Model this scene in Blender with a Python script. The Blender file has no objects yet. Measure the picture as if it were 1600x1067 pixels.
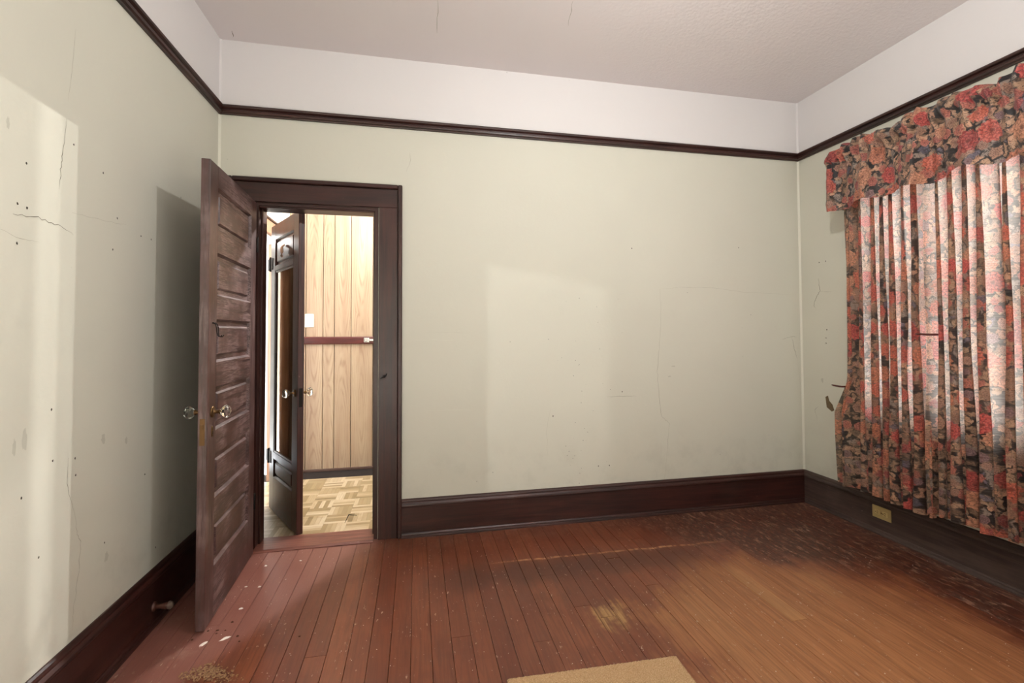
import bpy, bmesh, math, random
from mathutils import Vector, Matrix, noise as mnoise
random.seed(7)
PI = math.pi
SC = bpy.context.scene
COL = SC.collection

# ------------------------------------------------------------------ camera, world, lights, exposure
F_PX, YAW, PITCH, ROLL, CY, CAM_H = 725.51, .2035, .0268, -.0039, 498.66, 1.286
_f = Vector((math.sin(YAW)*math.cos(PITCH), math.cos(YAW)*math.cos(PITCH), math.sin(PITCH)))
_r0 = Vector((math.cos(YAW), -math.sin(YAW), 0)); _u0 = _r0.cross(_f)
_r = _r0*math.cos(ROLL) + _u0*math.sin(ROLL); _u = -_r0*math.sin(ROLL) + _u0*math.cos(ROLL)
cam = bpy.data.cameras.new('camera'); camo = bpy.data.objects.new('camera', cam); COL.objects.link(camo)
camo.matrix_world = Matrix(((_r.x, _u.x, -_f.x, 0), (_r.y, _u.y, -_f.y, 0), (_r.z, _u.z, -_f.z, CAM_H), (0, 0, 0, 1)))
cam.sensor_width = 36; cam.lens = F_PX*36/1600; cam.shift_y = (CY-533.5)/1600
cam.clip_start = .02
SC.camera = camo

SC.view_settings.view_transform = 'Standard'; SC.view_settings.look = 'None'
SC.view_settings.gamma = 1; SC.view_settings.use_curve_mapping = False
SC.view_settings.exposure = 0.0
SC.cycles.use_adaptive_sampling = False; SC.cycles.use_light_tree = False
SC.cycles.caustics_refractive = False; SC.cycles.caustics_reflective = False
w = bpy.data.worlds.new('world'); SC.world = w; w.use_nodes = True
w.node_tree.nodes['Background'].inputs[0].default_value = (.93, .96, 1, 1)
w.node_tree.nodes['Background'].inputs[1].default_value = 12.0

def lamp(name, loc, watts, color=(1, 1, 1), radius=.01):
    l = bpy.data.lights.new(name, 'POINT'); l.energy = watts; l.color = color; l.shadow_soft_size = radius
    o = bpy.data.objects.new(name, l); o.location = loc; COL.objects.link(o); return o
def area(name, loc, target, sx, sy, watts, color=(1, 1, 1)):
    l = bpy.data.lights.new(name, 'AREA'); l.shape = 'RECTANGLE'; l.size = sx; l.size_y = sy; l.energy = watts; l.color = color
    o = bpy.data.objects.new(name, l); o.location = loc
    o.rotation_euler = (Vector(target)-Vector(loc)).to_track_quat('-Z', 'Y').to_euler(); COL.objects.link(o); return o
lamp('ceiling_lamp_light', (1.0, 1.2, 2.88), 60, (1, .985, .97), .012)
area('bounce_fill_light', (2.05, -.5, 1.15), (.6, 3, .9), 1.5, 2.0, 13, (1, .985, .975))
area('ceiling_bounce_light', (.9, .0, .5), (.9, .35, 3), 3.0, .9, 41, (1, .975, .97))
lamp('hall_lamp_light', (.03, 3.90, 2.62), 130, (1, .97, .95), .04)
lamp('hall_lamp_light', (-.50, 3.40, 2.25), 13, (1, .98, .96), .04)
lamp('side_room_light', (-1.75, 4.6, 2.2), 18, (1, .98, .95), .05)
lamp('left_patch_light', (1.117, -3.5, 2.164), 820, (1, .97, .94), .002)  # lamp added out of view to throw the bright band on the left wall
lamp('left_patch_light', (.499, -2.0, 2.12), 260, (1, .97, .94), .002)  # second unseen added lamp, for the wider left wall patch
lamp('back_patch_light', (-3.134, -.5, 2.347), 185, (1, .97, .94), .02)  # added unseen lamp, throws the faint patch on the back wall

# ------------------------------------------------------------------ room dimensions (metres)
D, XL, XR, H = 3.039, -1.1553, 2.8918, 3.048
RAIL = 2.592                       # underside of the picture rail
YR = -.6                           # rear wall
WT = .12                           # wall thickness
OX0, OX1, OZ = -.955, -.235, 2.078  # door opening in the back wall
HALL_Y = 4.605; HALL_X = -1.15

def ray(x, y):
    return _f + _r*((x-800)/F_PX) - _u*((y-CY)/F_PX)
def at(x, y, axis, val):            # the point of a real wall / floor plane seen at a pixel
    d = ray(x, y); o = Vector((0, 0, CAM_H)); return o + d*((val-o[axis])/d[axis])

# ------------------------------------------------------------------ node expression helper
class V:
    def __init__(s, t, sock): s.t, s.s = t, sock
    def _m(s, op, b=None, c=None):
        n = s.t.nodes.new('ShaderNodeMath'); n.operation = op
        for i, v in enumerate((s, b, c)):
            if v is None: continue
            if isinstance(v, V): s.t.links.new(v.s, n.inputs[i])
            else: n.inputs[i].default_value = v
        return V(s.t, n.outputs[0])
    def __add__(s, b): return s._m('ADD', b)
    def __radd__(s, b): return s._m('ADD', b)
    def __sub__(s, b): return s._m('SUBTRACT', b)
    def __rsub__(s, b): return (s*-1) + b
    def __mul__(s, b): return s._m('MULTIPLY', b)
    def __rmul__(s, b): return s._m('MULTIPLY', b)
    def __truediv__(s, b): return s._m('DIVIDE', b)
    def max(s, b): return s._m('MAXIMUM', b)
    def min(s, b): return s._m('MINIMUM', b)
    def abs(s): return s._m('ABSOLUTE')
    def sin(s): return s._m('SINE')
    def cos(s): return s._m('COSINE')
    def fract(s): return s._m('FRACT')
    def floor(s): return s._m('FLOOR')
    def sqrt(s): return s._m('SQRT')
    def pow(s, b): return s._m('POWER', b)
    def gt(s, b): return s._m('GREATER_THAN', b)
    def lt(s, b): return s._m('LESS_THAN', b)
    def atan2(s, b): return s._m('ARCTAN2', b)
    def step(s, lo, hi):            # smooth 0..1 between lo and hi (hi may be below lo)
        n = s.t.nodes.new('ShaderNodeMapRange'); n.interpolation_type = 'SMOOTHSTEP'
        s.t.links.new(s.s, n.inputs[0])
        n.inputs[1].default_value = lo; n.inputs[2].default_value = hi
        if hi < lo:
            n.inputs[1].default_value = hi; n.inputs[2].default_value = lo; n.inputs[3].default_value = 1; n.inputs[4].default_value = 0
        return V(s.t, n.outputs[0])
class NT:
    def __init__(s, name):
        s.m = bpy.data.materials.new(name); s.m.use_nodes = True; s.t = s.m.node_tree; s.t.nodes.clear()
        s.out = s.t.nodes.new('ShaderNodeOutputMaterial')
    def n(s, typ, **k):
        n = s.t.nodes.new(typ)
        for a, b in k.items(): setattr(n, a, b)
        return n
    def set(s, sock, v):
        if isinstance(v, V): s.t.links.new(v.s, sock)
        elif isinstance(v, (tuple, list)) and sock.type == 'RGBA' and len(v) == 3: sock.default_value = (*v, 1)
        else: sock.default_value = v
    def pos(s): return V(s.t, s.n('ShaderNodeNewGeometry').outputs['Position'])
    def obj(s): return V(s.t, s.n('ShaderNodeTexCoord').outputs['Object'])
    def uv(s): return V(s.t, s.n('ShaderNodeTexCoord').outputs['UV'])
    def rand(s): return V(s.t, s.n('ShaderNodeObjectInfo').outputs['Random'])
    def sep(s, v):
        n = s.n('ShaderNodeSeparateXYZ'); s.set(n.inputs[0], v); return [V(s.t, o) for o in n.outputs]
    def comb(s, x, y, z=0.):
        n = s.n('ShaderNodeCombineXYZ')
        for i, v in enumerate((x, y, z)): s.set(n.inputs[i], v)
        return V(s.t, n.outputs[0])
    def vm(s, op, a, b=None):
        n = s.n('ShaderNodeVectorMath', operation=op); s.set(n.inputs[0], a)
        if b is not None: s.set(n.inputs[1], b)
        return V(s.t, n.outputs[0])
    def noise(s, v, scale=1., detail=2., rough=.5, dist=0., color=False):
        n = s.n('ShaderNodeTexNoise'); s.set(n.inputs['Vector'], v)
        for k, x in (('Scale', scale), ('Detail', detail), ('Roughness', rough), ('Distortion', dist)): s.set(n.inputs[k], x)
        return V(s.t, n.outputs['Color' if color else 'Fac'])
    def vor(s, v, scale=1., feature='F1', dims='2D', rnd=1.):
        n = s.n('ShaderNodeTexVoronoi', feature=feature, voronoi_dimensions=dims); s.set(n.inputs['Vector'], v)
        n.inputs['Scale'].default_value = scale; n.inputs['Randomness'].default_value = rnd
        return {o.name: V(s.t, o) for o in n.outputs}
    def mix(s, f, a, b, blend='MIX'):
        n = s.n('ShaderNodeMix', data_type='RGBA', blend_type=blend)
        s.set(n.inputs[0], f); s.set(n.inputs[6], a); s.set(n.inputs[7], b); return V(s.t, n.outputs[2])
    def ramp(s, v, stops, interp='LINEAR'):
        n = s.n('ShaderNodeValToRGB'); n.color_ramp.interpolation = interp
        e = n.color_ramp.elements
        while len(e) < len(stops): e.new(.5)
        for i, (p, c) in enumerate(stops): e[i].position = p; e[i].color = (*c, 1)
        s.set(n.inputs[0], v); return V(s.t, n.outputs[0])
    def bump(s, h, strength=.3, dist=.002):
        n = s.n('ShaderNodeBump'); s.set(n.inputs['Height'], h); n.inputs['Strength'].default_value = strength; n.inputs['Distance'].default_value = dist
        return V(s.t, n.outputs[0])
    def pbr(s, color, rough=.5, bump=None, **k):
        n = s.n('ShaderNodeBsdfPrincipled'); s.set(n.inputs['Base Color'], color); s.set(n.inputs['Roughness'], rough)
        if bump is not None: s.set(n.inputs['Normal'], bump)
        for a, b in k.items(): s.set(n.inputs[a.replace('_', ' ')], b)
        return n
    def done(s, shader):
        s.t.links.new(shader.outputs[0] if not isinstance(shader, V) else shader.s, s.out.inputs[0]); return s.m

def hexc(h):
    c = [int(h[i:i+2], 16)/255 for i in (0, 2, 4)]
    return tuple(x/12.92 if x <= .04045 else ((x+.055)/1.055)**2.4 for x in c)

def plain(name, c, rough=.5, metallic=0., var=.12, scale=30):
    g = NT(name); p = g.obj()
    nz = g.noise(p, scale, 4)
    col = g.mix(nz, tuple(x*(1-var) for x in c), tuple(min(1, x*(1+var)) for x in c))
    return g.done(g.pbr(col, g.noise(p, scale*2, 3)*.15+(rough-.075), g.bump(nz, .1, .001), Metallic=metallic))

def plaster(name, c, mottled=.05, stain=.1, bumpy=.25, rough=.62):
    g = NT(name); p = g.pos()
    n1 = g.noise(p, 1.3, 3); n2 = g.noise(p, 7, 5, .6); n3 = g.noise(p, 60, 4)
    col = g.mix(n1, tuple(x*(1-mottled) for x in c), tuple(x*(1+mottled) for x in c))
    dirt = n2.step(.60, .80)*g.noise(p, 1.7, 2).step(.5, .7)*stain
    col = g.mix(dirt, col, tuple(x*.55 for x in c))
    speck = g.noise(p, 38, 1).step(.80, .86)*g.noise(p, 2.1, 1).step(.45, .65)*.5
    col = g.mix(speck, col, tuple(x*.25 for x in c))
    x, y, z = g.sep(p)
    low = z.step(.75, .22)*n2.step(.45, .7)*.22            # grime low on the wall
    col = g.mix(low, col, tuple(x*.6 for x in c))
    return g.done(g.pbr(col, rough, g.bump(n3*.4+n2*1.2, bumpy, .004)))

SAGE = hexc('CECDBF')
M = {}
M['sage'] = plaster('sage_wall_paint', SAGE)
M['sage_light'] = plaster('sage_caulk', tuple(min(1, x*1.12) for x in SAGE), stain=.02)
M['frieze'] = plaster('frieze_white_paint', hexc('DCD9D8'), .02, .03)
def ceiling_mat():
    g = NT('ceiling_paint'); p = g.pos()
    x, y, z = g.sep(p)
    n = g.noise(p, 5, 5, .6); n2 = g.noise(p, 45, 5, .65)
    roughzone = (x+g.noise(p, 1.5, 2)*1.5).step(1.3, 2.6)
    c = hexc('E2DBDA')
    col = g.mix(g.noise(p, 1.1, 3), tuple(v*.96 for v in c), tuple(v*1.03 for v in c))
    return g.done(g.pbr(col, .7, g.bump(n2*(roughzone*2.2+.25)+n, .4, .004)))
M['ceiling'] = ceiling_mat()

def wood(name, dark, light, axis, scale=1., rough=.34, wear=.06, coat=.0, haze=0., spec=.5, worn=0.):
    """stained wood; grain runs along local/world axis (0 x, 1 y, 2 z)"""
    g = NT(name); p = g.pos(); r = g.rand()
    st = [38., 38., 38.]; st[axis] = 2.2
    q = g.vm('ADD', g.vm('MULTIPLY', p, tuple(v*scale for v in st)), g.comb(r*17., r*31., r*11.))
    n = g.noise(q, 1, 5, .6, .6); fine = g.noise(q, 5, 3, .6)
    col = g.mix(n.step(.3, .72), dark, light)
    col = g.mix(fine.step(.45, .75)*.35, col, tuple(v*.55 for v in dark))
    sc = g.noise(p, 55, 3).step(.70, .78)*g.noise(p, 4, 2).step(.5, .65)*wear*6
    col = g.mix(sc, col, (.30, .22, .18))
    dust = g.noise(p, 3, 4, .6).step(.45, .8)*wear
    col = g.mix(dust, col, (.25, .17, .14))
    if worn: col = g.mix((fine*.6+n*.4).step(.42, .58)*g.noise(p, 5, 4, .6).step(.36, .62)*worn, col, hexc('94807F'))  # aged-varnish streaks, their pale colour also standing in for sheen
    ro = n*.14+(rough-.07)+g.noise(p, 9, 3)*.1
    return g.done(g.pbr(col, ro, g.bump(n*.7+fine*.3, .35+haze, .0016), Specular_IOR_Level=spec))
MAH_D, MAH_L = hexc('220F0C'), hexc('40201A')
for i, a in enumerate('xyz'): M['trim_'+a] = wood('dark_stained_trim_'+a, MAH_D, MAH_L, i)
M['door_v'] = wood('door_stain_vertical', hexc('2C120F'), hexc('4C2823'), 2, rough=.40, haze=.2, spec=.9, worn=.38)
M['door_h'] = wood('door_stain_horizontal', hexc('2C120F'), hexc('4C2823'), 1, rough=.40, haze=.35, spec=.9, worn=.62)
M['rail_paint'] = wood('maroon_rail', hexc('3A1512'), hexc('5C221C'), 0)
M['brown_trim'] = wood('tan_hall_trim', hexc('8E6A55'), hexc('B08A70'), 2, rough=.4)

M['strip'] = plain('dull_base_strip', hexc('4A3328'), .75)
M['trim_dusty_lit'] = wood('dusty_lit_baseboard', hexc('31231F'), hexc('4C3C35'), 1, rough=.6, wear=.16)  # dusty trim, colour also lifted for the light reaching below the curtain hem
def floor_mat():
    g = NT('worn_floorboards'); p = g.pos(); r = g.rand(); x, y, z = g.sep(p)
    q = g.vm('ADD', g.vm('MULTIPLY', p, (42., 1.6, 1.)), g.comb(r*23., r*47., 0.))
    grain = g.noise(q, 1, 5, .62, 1.1)
    fine = g.noise(g.vm('MULTIPLY', p, (260., 7., 1.)), 1, 3, .6)
    n1 = g.noise(p, 1.7, 5, .62); n2 = g.noise(p, 6, 5, .62); n3 = g.noise(g.vm('MULTIPLY', p, (30., 5., 1.)), 1, 4, .6)
    cath = (g.noise(g.vm('ADD', g.vm('MULTIPLY', p, (16., 1.1, 1.)), g.comb(r*31., r*13., 0.)), 1, 2, .5)*60.).sin()*.5+.5
    base = g.mix(r*.6+n1*.5, hexc('5C2A1A'), hexc('80472C'))
    base = g.mix(grain.step(.45, .72)*.55, base, hexc('4E2114'))
    base = g.mix(cath.step(.6, 1.)*.22, base, hexc('4A2013'))
    base = g.mix(n2.step(.42, .7)*.45, base, hexc('5C2A1A'))
    # bare tan traffic zone right of centre
    jag = (n1-.5)*.55+(n3-.5)*.28+(r-.5)*.16+(n2-.5)*.2
    fa = x*.571+y*.821-3.02; fb = x*-.366+y*.93-1.56; fc = x-2.45; fd = .98-x
    f = fa.max(fb).max(fc).max(fd)+jag
    tan = f.step(.10, -.16); core = f.step(-.1, -.7)
    tcol = g.mix(grain.step(.35, .75), hexc('AE784E'), hexc('8C5A36'))
    tcol = g.mix(cath.step(.55, 1.)*.3, tcol, hexc('70431F'))
    tcol = g.mix(r.step(.8, .95)*.5, tcol, hexc('C99C66'))
    base = g.mix(tan*(core*.25+.62), base, tcol)
    # pale bare spot
    px_, py_ = (x-.87)*1.0, (y-2.03)*.85
    spot = ((px_*px_+py_*py_).sqrt()+(n2-.5)*.3+(n3-.5)*.14).step(.10, .03)
    base = g.mix(spot*.65, base, g.mix(grain.step(.4, .65), hexc('BF9862'), hexc('7A532C')))
    scr0 = g.noise(g.vm('MULTIPLY', p, (24., 9., 1.)), 1, 4, .7)
    # old dark varnish between the bare zone, the window wall and the far corner
    dk = (fa.max(fc)+jag*1.1+(scr0-.5)*.3).step(-.06, .22)*x.step(.9, 1.9)
    scr = g.noise(g.vm('MULTIPLY', p, (60., 22., 1.)), 1, 4, .7)
    base = g.mix(dk*.85, base, g.mix(scr.step(.45, .7), hexc('2C130D'), hexc('6E3A26')))
    dk2 = ((y-2.45).abs()+(n2-.5)*.3).step(.17, .02)*x.step(-.1, .3)*x.step(1.9, 1.2)
    base = g.mix(dk2*.6, base, hexc('3C180E'))
    grey = (2.93-x+(n2-.5)*.3).step(.22, .03)*.5+(3.0-y+(n2-.5)*.4).step(.25, .02)*.35
    base = g.mix(grey*scr.step(.35, .65), base, hexc('7E604F'))
    base = g.mix(dk*scr0.step(.52, .60)*scr.step(.42, .6)*.7, base, hexc('9A7662'))
    # dusty rose-brown zone by the door, hall light strip painted into its colour
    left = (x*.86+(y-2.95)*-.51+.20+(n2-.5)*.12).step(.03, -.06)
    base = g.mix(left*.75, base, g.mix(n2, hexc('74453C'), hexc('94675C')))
    # plaster dust and scuffs
    dust = n2.step(.55, .8)*n1.step(.4, .7)*(left*.6+dk*.55+.16)
    base = g.mix(dust*.5, base, hexc('B59A88'))
    sp = g.noise(g.vm('MULTIPLY', p, (75., 30., 1.)), 1, 3).step(.64, .70)*n2.step(.46, .62)
    base = g.mix(sp*.75, base, hexc('BFA995'))
    # pale line where a rug once ended
    ln = ((y-2.585-(x-.5)*-.02)+(n2-.5)*.05).abs().step(.014, .003)*x.step(.35, .6)*x.step(2.0, 1.6)*n3.step(.35, .6)
    base = g.mix(ln*.8, base, hexc('B98A62'))
    base = g.mix(fine.step(.5, .75)*.25, base, hexc('3C1A0F'))
    ro = n2*.25+.22+tan*.12+dk*.14+left*.05
    return g.done(g.pbr(base, ro, g.bump(grain*.5+fine*.4+n2*.4, .3, .0014)))
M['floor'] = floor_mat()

def panel_mat():
    g = NT('oak_wall_panelling'); p = g.obj(); r = g.rand(); x, y, z = g.sep(p)
    wob = g.noise(g.comb(x*5.+r*20., r*40., z*1.1), 1, 4, .55)
    wob2 = g.noise(g.comb(x*22., r*17., z*3.2), 1, 3, .6)
    cz = ((z*.55+r*13.+wob*.35).fract()-.5)
    ring = (x*x*95.+cz*cz*2.2+.02).sqrt()*7.5+wob*2.6+wob2*.5
    ring = (ring*6.283).sin()*.5+.5
    fine = g.noise(g.comb(x*420., r*50., z*9.), 1, 3, .6)
    col = g.mix(g.noise(g.comb(x*14.+r*5., r*31., z*.7), 1, 3).step(.3, .7), hexc('A8937A'), hexc('987F68'))
    col = g.mix(ring.pow(2.5)*wob2.step(.3, .65)*.5, col, hexc('745540'))
    col = g.mix(fine.step(.5, .75)*.18, col, hexc('785A42'))
    return g.done(g.pbr(col, .42))
M['panel'] = panel_mat()

def parquet_mat():
    g = NT('parquet_print_vinyl'); p = g.pos(); x, y, z = g.sep(p)
    B = .152
    u = x/B; v = y/B
    par = ((u.floor()+v.floor())*.5).fract().gt(.25)
    fu, fv = u.fract(), v.fract()
    across = par*fu+(1.-par)*fv; along = par*fv+(1.-par)*fu
    k = (across*5.).floor()
    cell = g.comb(u.floor()*5.+k*1.37, v.floor()*3.+k*.73+par*9., k)
    wn = g.n('ShaderNodeTexWhiteNoise'); g.set(wn.inputs['Vector'], cell); rv = V(g.t, wn.outputs['Value'])
    gr = g.noise(g.comb(across*9.+k*7., along*1.2, rv*20.), 1, 3, .6)
    col = g.ramp(rv, [(0, hexc('867452')), (.35, hexc('A08E6C')), (.7, hexc('BCAA8A')), (1, hexc('D0C2A6'))])
    col = g.mix(gr.step(.4, .7)*.35, col, hexc('9A7E56'))
    e = (across*5.).fract(); seam = (e.min(1.-e)).step(.07, .01)
    col = g.mix(seam*.35, col, hexc('7A5A34'))
    return g.done(g.pbr(col, .3, g.bump(gr, .05, .001)))
M['parquet'] = parquet_mat()

def curtain_mat(name, trans=.5, tone=0.):
    """floral print: coral blossoms and taupe leaves on near-black, cut in cloth metres (UV)"""
    g = NT(name); uv = g.uv()
    def warped(sc, am, off):
        wv = g.noise(g.vm('ADD', uv, (off, off*.6, 0.)), sc, 3, .6, color=True)
        return g.vm('ADD', uv, g.vm('MULTIPLY', g.vm('SUBTRACT', wv, (.5, .5, .5)), (am, am, 0)))
    v0 = warped(15, .105, 0.); v1 = warped(26, .075, 4.); v2 = warped(18, .022, 2.)
    ground = hexc('121014')
    hatch = g.noise(g.vm('MULTIPLY', v1, (95., 40., 1.)), 1, 4, .65, 2.4)
    hatch2 = g.noise(g.vm('MULTIPLY', v0, (44., 100., 1.)), 1, 4, .65, 2.4)
    LEAF = [(0, hexc('826650')), (.2, hexc('B08C6E')), (.42, hexc('CCA282')), (.6, hexc('BC8C70')), (.74, hexc('9C8C80')), (.87, hexc('D8A482')), (.95, hexc('6A6474'))]
    col = ground
    for (vec, sx, sy, ht, gate) in ((v0, 30., 17., hatch, .22), (v1, 19., 36., hatch2, .55)):
        q = g.vm('MULTIPLY', vec, (sx, sy, 1.))
        ed = g.vor(q, 1., 'DISTANCE_TO_EDGE')['Distance']; c3 = g.vor(q, 1.)['Color']; ra, ga, ba = g.sep(c3)
        m = (ed+(ht-.5)*.42).step(.06, .14)*ga.gt(gate)
        lc = g.ramp(ra, LEAF, 'CONSTANT')
        lc = g.mix(ht.step(.51, .58)*.85, lc, hexc('1E1715'))
        lc = g.mix(ht.step(.45, .38)*.45, lc, hexc('B79C88'))
        col = g.mix(m, col, lc)
    def flowers(vec, scale, off, keep, size, petals, stops, col, tips):
        q = g.vm('ADD', g.vm('MULTIPLY', vec, (scale, scale, 1.)), (off, off*.7, 0.))
        f = g.vor(q, 1., rnd=.9); fr, fg, fb = g.sep(f['Color'])
        dx, dy, _ = g.sep(g.vm('SUBTRACT', q, f['Position']))
        d = (dx*dx*1.15+dy*dy).sqrt(); th = dy.atan2(dx)
        jag = g.noise(g.vm('MULTIPLY', uv, (75., 75., 1.)), 1, 3, .6)
        rad = size*(fb*.5+.65)
        dn = d/rad+(jag-.5)*.5
        lay = (dn*3.6).floor()
        ph = th*(petals/6.2832)+lay*.5+fr*3.+(jag-.5)*.9
        pf = (ph.fract()-.5).abs()                    # 0 mid petal, .5 at the gap
        rim = dn*3.6-lay                              # 0..1 out through a layer of petals
        mk = (dn+pf*.34).step(1.04, .96)*fg.gt(1.-keep)
        base = g.ramp(fr, stops, 'CONSTANT')
        light = g.mix(rim.step(.1, .95)*.7, g.mix(.45, base, hexc('2A0A10')), g.mix(.35, base, tips))
        c = g.mix(pf.step(.36, .48)*.75, light, hexc('2E1216'))
        c = g.mix(rim.step(.14, .0)*.55, c, hexc('3A1216'))
        c = g.mix(dn.step(.26, .08)*.6, c, hexc('55201A'))
        return g.mix(mk, col, c)
    P_ = [(0, hexc('B08468')), (.25, hexc('C4947C')), (.42, hexc('8E6E76')), (.55, hexc('D87460')), (.76, hexc('CC6454')), (.92, hexc('B02C38'))]
    R_ = [(0, hexc('DE3C3E')), (.18, hexc('EC6E52')), (.4, hexc('E48A64')), (.58, hexc('DE5648')), (.76, hexc('E6A07A')), (.9, hexc('B82028'))]
    col = flowers(v2, 17., 3.3, .62, .47, 7., P_, col, hexc('D8B09C'))
    col = flowers(v2, 8.2, 1.7, .66, .48, 11., R_, col, hexc('F2B49A'))
    col = g.mix(g.noise(uv, 9, 4, .6).step(.5, .7)*.25, col, hexc('2A1F1C'))
    if tone: col = g.mix(tone, col, hexc('1E1816'))
    slub = g.noise(g.vm('MULTIPLY', uv, (14., 330., 1.)), 1, 3, .6)
    weave = g.noise(g.vm('MULTIPLY', uv, (700., 700., 1.)), 1, 1)
    col = g.mix(slub.step(.6, .8)*.25, col, hexc('B5A090'))
    tcol = g.mix(slub.step(.35, .7)*.4+.36, col, hexc('F6EADB'))
    dif = g.pbr(col, .62, g.bump(slub*.7+weave*.3, .25, .001), Sheen_Weight=.15)
    tr = g.n('ShaderNodeBsdfTranslucent'); g.set(tr.inputs[0], tcol)
    mx = g.n('ShaderNodeMixShader'); mx.inputs[0].default_value = trans
    g.t.links.new(dif.outputs[0], mx.inputs[1]); g.t.links.new(tr.outputs[0], mx.inputs[2])
    return g.done(mx)
M['curtain'] = curtain_mat('floral_curtain_cloth', .38)
M['valance'] = curtain_mat('floral_valance_cloth', .06, .28)

def glass_mat(name, c=(1, 1, 1), thin=False):
    g = NT(name)
    if thin:
        a = g.n('ShaderNodeBsdfTransparent'); b = g.n('ShaderNodeBsdfGlossy'); b.inputs['Roughness'].default_value = .02
        f = g.n('ShaderNodeFresnel'); mx = g.n('ShaderNodeMixShader')
        g.t.links.new(f.outputs[0], mx.inputs[0]); g.t.links.new(a.outputs[0], mx.inputs[1]); g.t.links.new(b.outputs[0], mx.inputs[2])
        return g.done(mx)
    n = g.n('ShaderNodeBsdfGlass'); g.set(n.inputs['Color'], c); n.inputs['Roughness'].default_value = .01; n.inputs['IOR'].default_value = 1.5
    return g.done(n)
M['knob_glass'] = glass_mat('clear_knob_glass', (.97, .98, .96))
M['pane'] = glass_mat('window_glass', thin=True)
M['brass'] = plain('tarnished_brass', hexc('6E5436'), .38, .9)
M['iron'] = plain('dark_iron', hexc('1A1412'), .5, .6)
M['black'] = plain('black_hinge_paint', hexc('090808'), .6)
M['chrome'] = plain('chrome', hexc('C9C9C9'), .15, 1., .05)
M['white_plastic'] = plain('white_plastic', hexc('E4E0DA'), .4, 0, .03)
M['ivory'] = plain('ivory_plastic', hexc('B09A68'), .4, 0, .08)
M['ivory_face'] = plain('ivory_outlet_face', hexc('C9B27A'), .4, 0, .05)
M['slot'] = plain('dark_slot', hexc('2A2016'), .7)
M['crack'] = plain('crack_line', hexc('6E6858'), .9, 0, .3, 200)
M['crack_faint'] = plain('crack_line_faint', hexc('9C998A'), .9, 0, .1, 100)
M['hole'] = plain('nail_hole', hexc('3A342A'), .9)
M['smudge'] = plain('wall_scuff', hexc('BDBCAE'), .8, 0, .06, 60)
M['bare'] = plain('bare_brown_plaster', hexc('6B5A40'), .9, 0, .3, 60)
M['peg'] = plain('reddish_wood_peg', hexc('4E1D16'), .4)
M['stopwood'] = plain('worn_door_stop_wood', hexc('4A2A20'), .45, 0, .3)
M['rubber'] = plain('grey_rubber_tip', hexc('6A5A50'), .7)
M['chip'] = plain('white_plaster_chip', hexc('E8DED4'), .9, 0, .1)
M['chip_brown'] = plain('brown_crumb', hexc('4A2A1A'), .9, 0, .3)
M['sawdust'] = plain('sawdust', hexc('8E6E50'), .95, 0, .35, 120)
M['hook_pale'] = plain('pale_hook', hexc('CFA88E'), .5)
M['white_room'] = plain('white_room_paint', hexc('E8E6E0'), .7, 0, .02, 3)
M['subfloor'] = plain('dark_subfloor', hexc('160A06'), .9)
def mirror_mat():
    g = NT('old_mirror'); p = g.obj()
    return g.done(g.pbr(hexc('A08E78'), g.noise(p, 20, 3)*.06+.03, Metallic=1.))
M['mirror'] = mirror_mat()
def carpet_mat():
    g = NT('tan_carpet_pile'); p = g.pos()
    n = g.noise(p, 240, 3, .7); n2 = g.noise(p, 14, 3)
    col = g.ramp(n, [(.25, hexc('8A6A48')), (.5, hexc('B8966E')), (.75, hexc('D9BD98'))])
    col = g.mix(n2*.3, col, hexc('A07C54'))
    return g.done(g.pbr(col, .95, g.bump(n, .6, .003)))
M['carpet'] = carpet_mat()
def stain_mat():
    g = NT('floor_paint_spill'); p = g.pos(); n = g.noise(p, 60, 4)
    return g.done(g.pbr(g.mix(n, hexc('CDB8AC'), hexc('EFE4DC')), .7))
M['spill'] = stain_mat()

# ------------------------------------------------------------------ mesh helpers
def link(name, bm, mat, parent=None, smooth=False):
    me = bpy.data.meshes.new(name)
    if bm is not None:
        bmesh.ops.recalc_face_normals(bm, faces=bm.faces[:]); bm.to_mesh(me); bm.free()
    if mat: me.materials.append(mat)
    if smooth:
        for p in me.polygons: p.use_smooth = True
    o = bpy.data.objects.new(name, me); COL.objects.link(o)
    if parent: o.parent = parent
    return o
def tag(o, label=None, cat=None, group=None, kind=None):
    for k, v in (('label', label), ('category', cat), ('group', group), ('kind', kind)):
        if v: o[k] = v
    return o
def empty(name, loc=(0, 0, 0), rz=0.):
    o = bpy.data.objects.new(name, None); o.location = loc; o.rotation_euler = (0, 0, rz); o.empty_display_size = .05
    COL.objects.link(o); return o
def bx(bm, x0, y0, z0, x1, y1, z1, bev=0.):
    ret = bmesh.ops.create_cube(bm, size=1); vs = ret['verts']
    for v in vs: v.co = Vector(((x0+x1)/2+v.co.x*(x1-x0), (y0+y1)/2+v.co.y*(y1-y0), (z0+z1)/2+v.co.z*(z1-z0)))
    if bev:
        es = list({e for v in vs for e in v.link_edges})
        bmesh.ops.bevel(bm, geom=es, offset=bev, segments=1, affect='EDGES')
    return bm
def box(name, mat, parent, x0, y0, z0, x1, y1, z1, bev=0.):
    return link(name, bx(bmesh.new(), x0, y0, z0, x1, y1, z1, bev), mat, parent)
def prism(bm, prof, fn, a, b):
    """profile [(p,q)] swept between a and b; fn(t,p,q)->xyz"""
    n = len(prof)
    A = [bm.verts.new(fn(a, *pq)) for pq in prof]; B = [bm.verts.new(fn(b, *pq)) for pq in prof]
    for i in range(n): bm.faces.new((A[i], A[(i+1) % n], B[(i+1) % n], B[i]))
    bm.faces.new(A); bm.faces.new(B[::-1]); return bm
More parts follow.
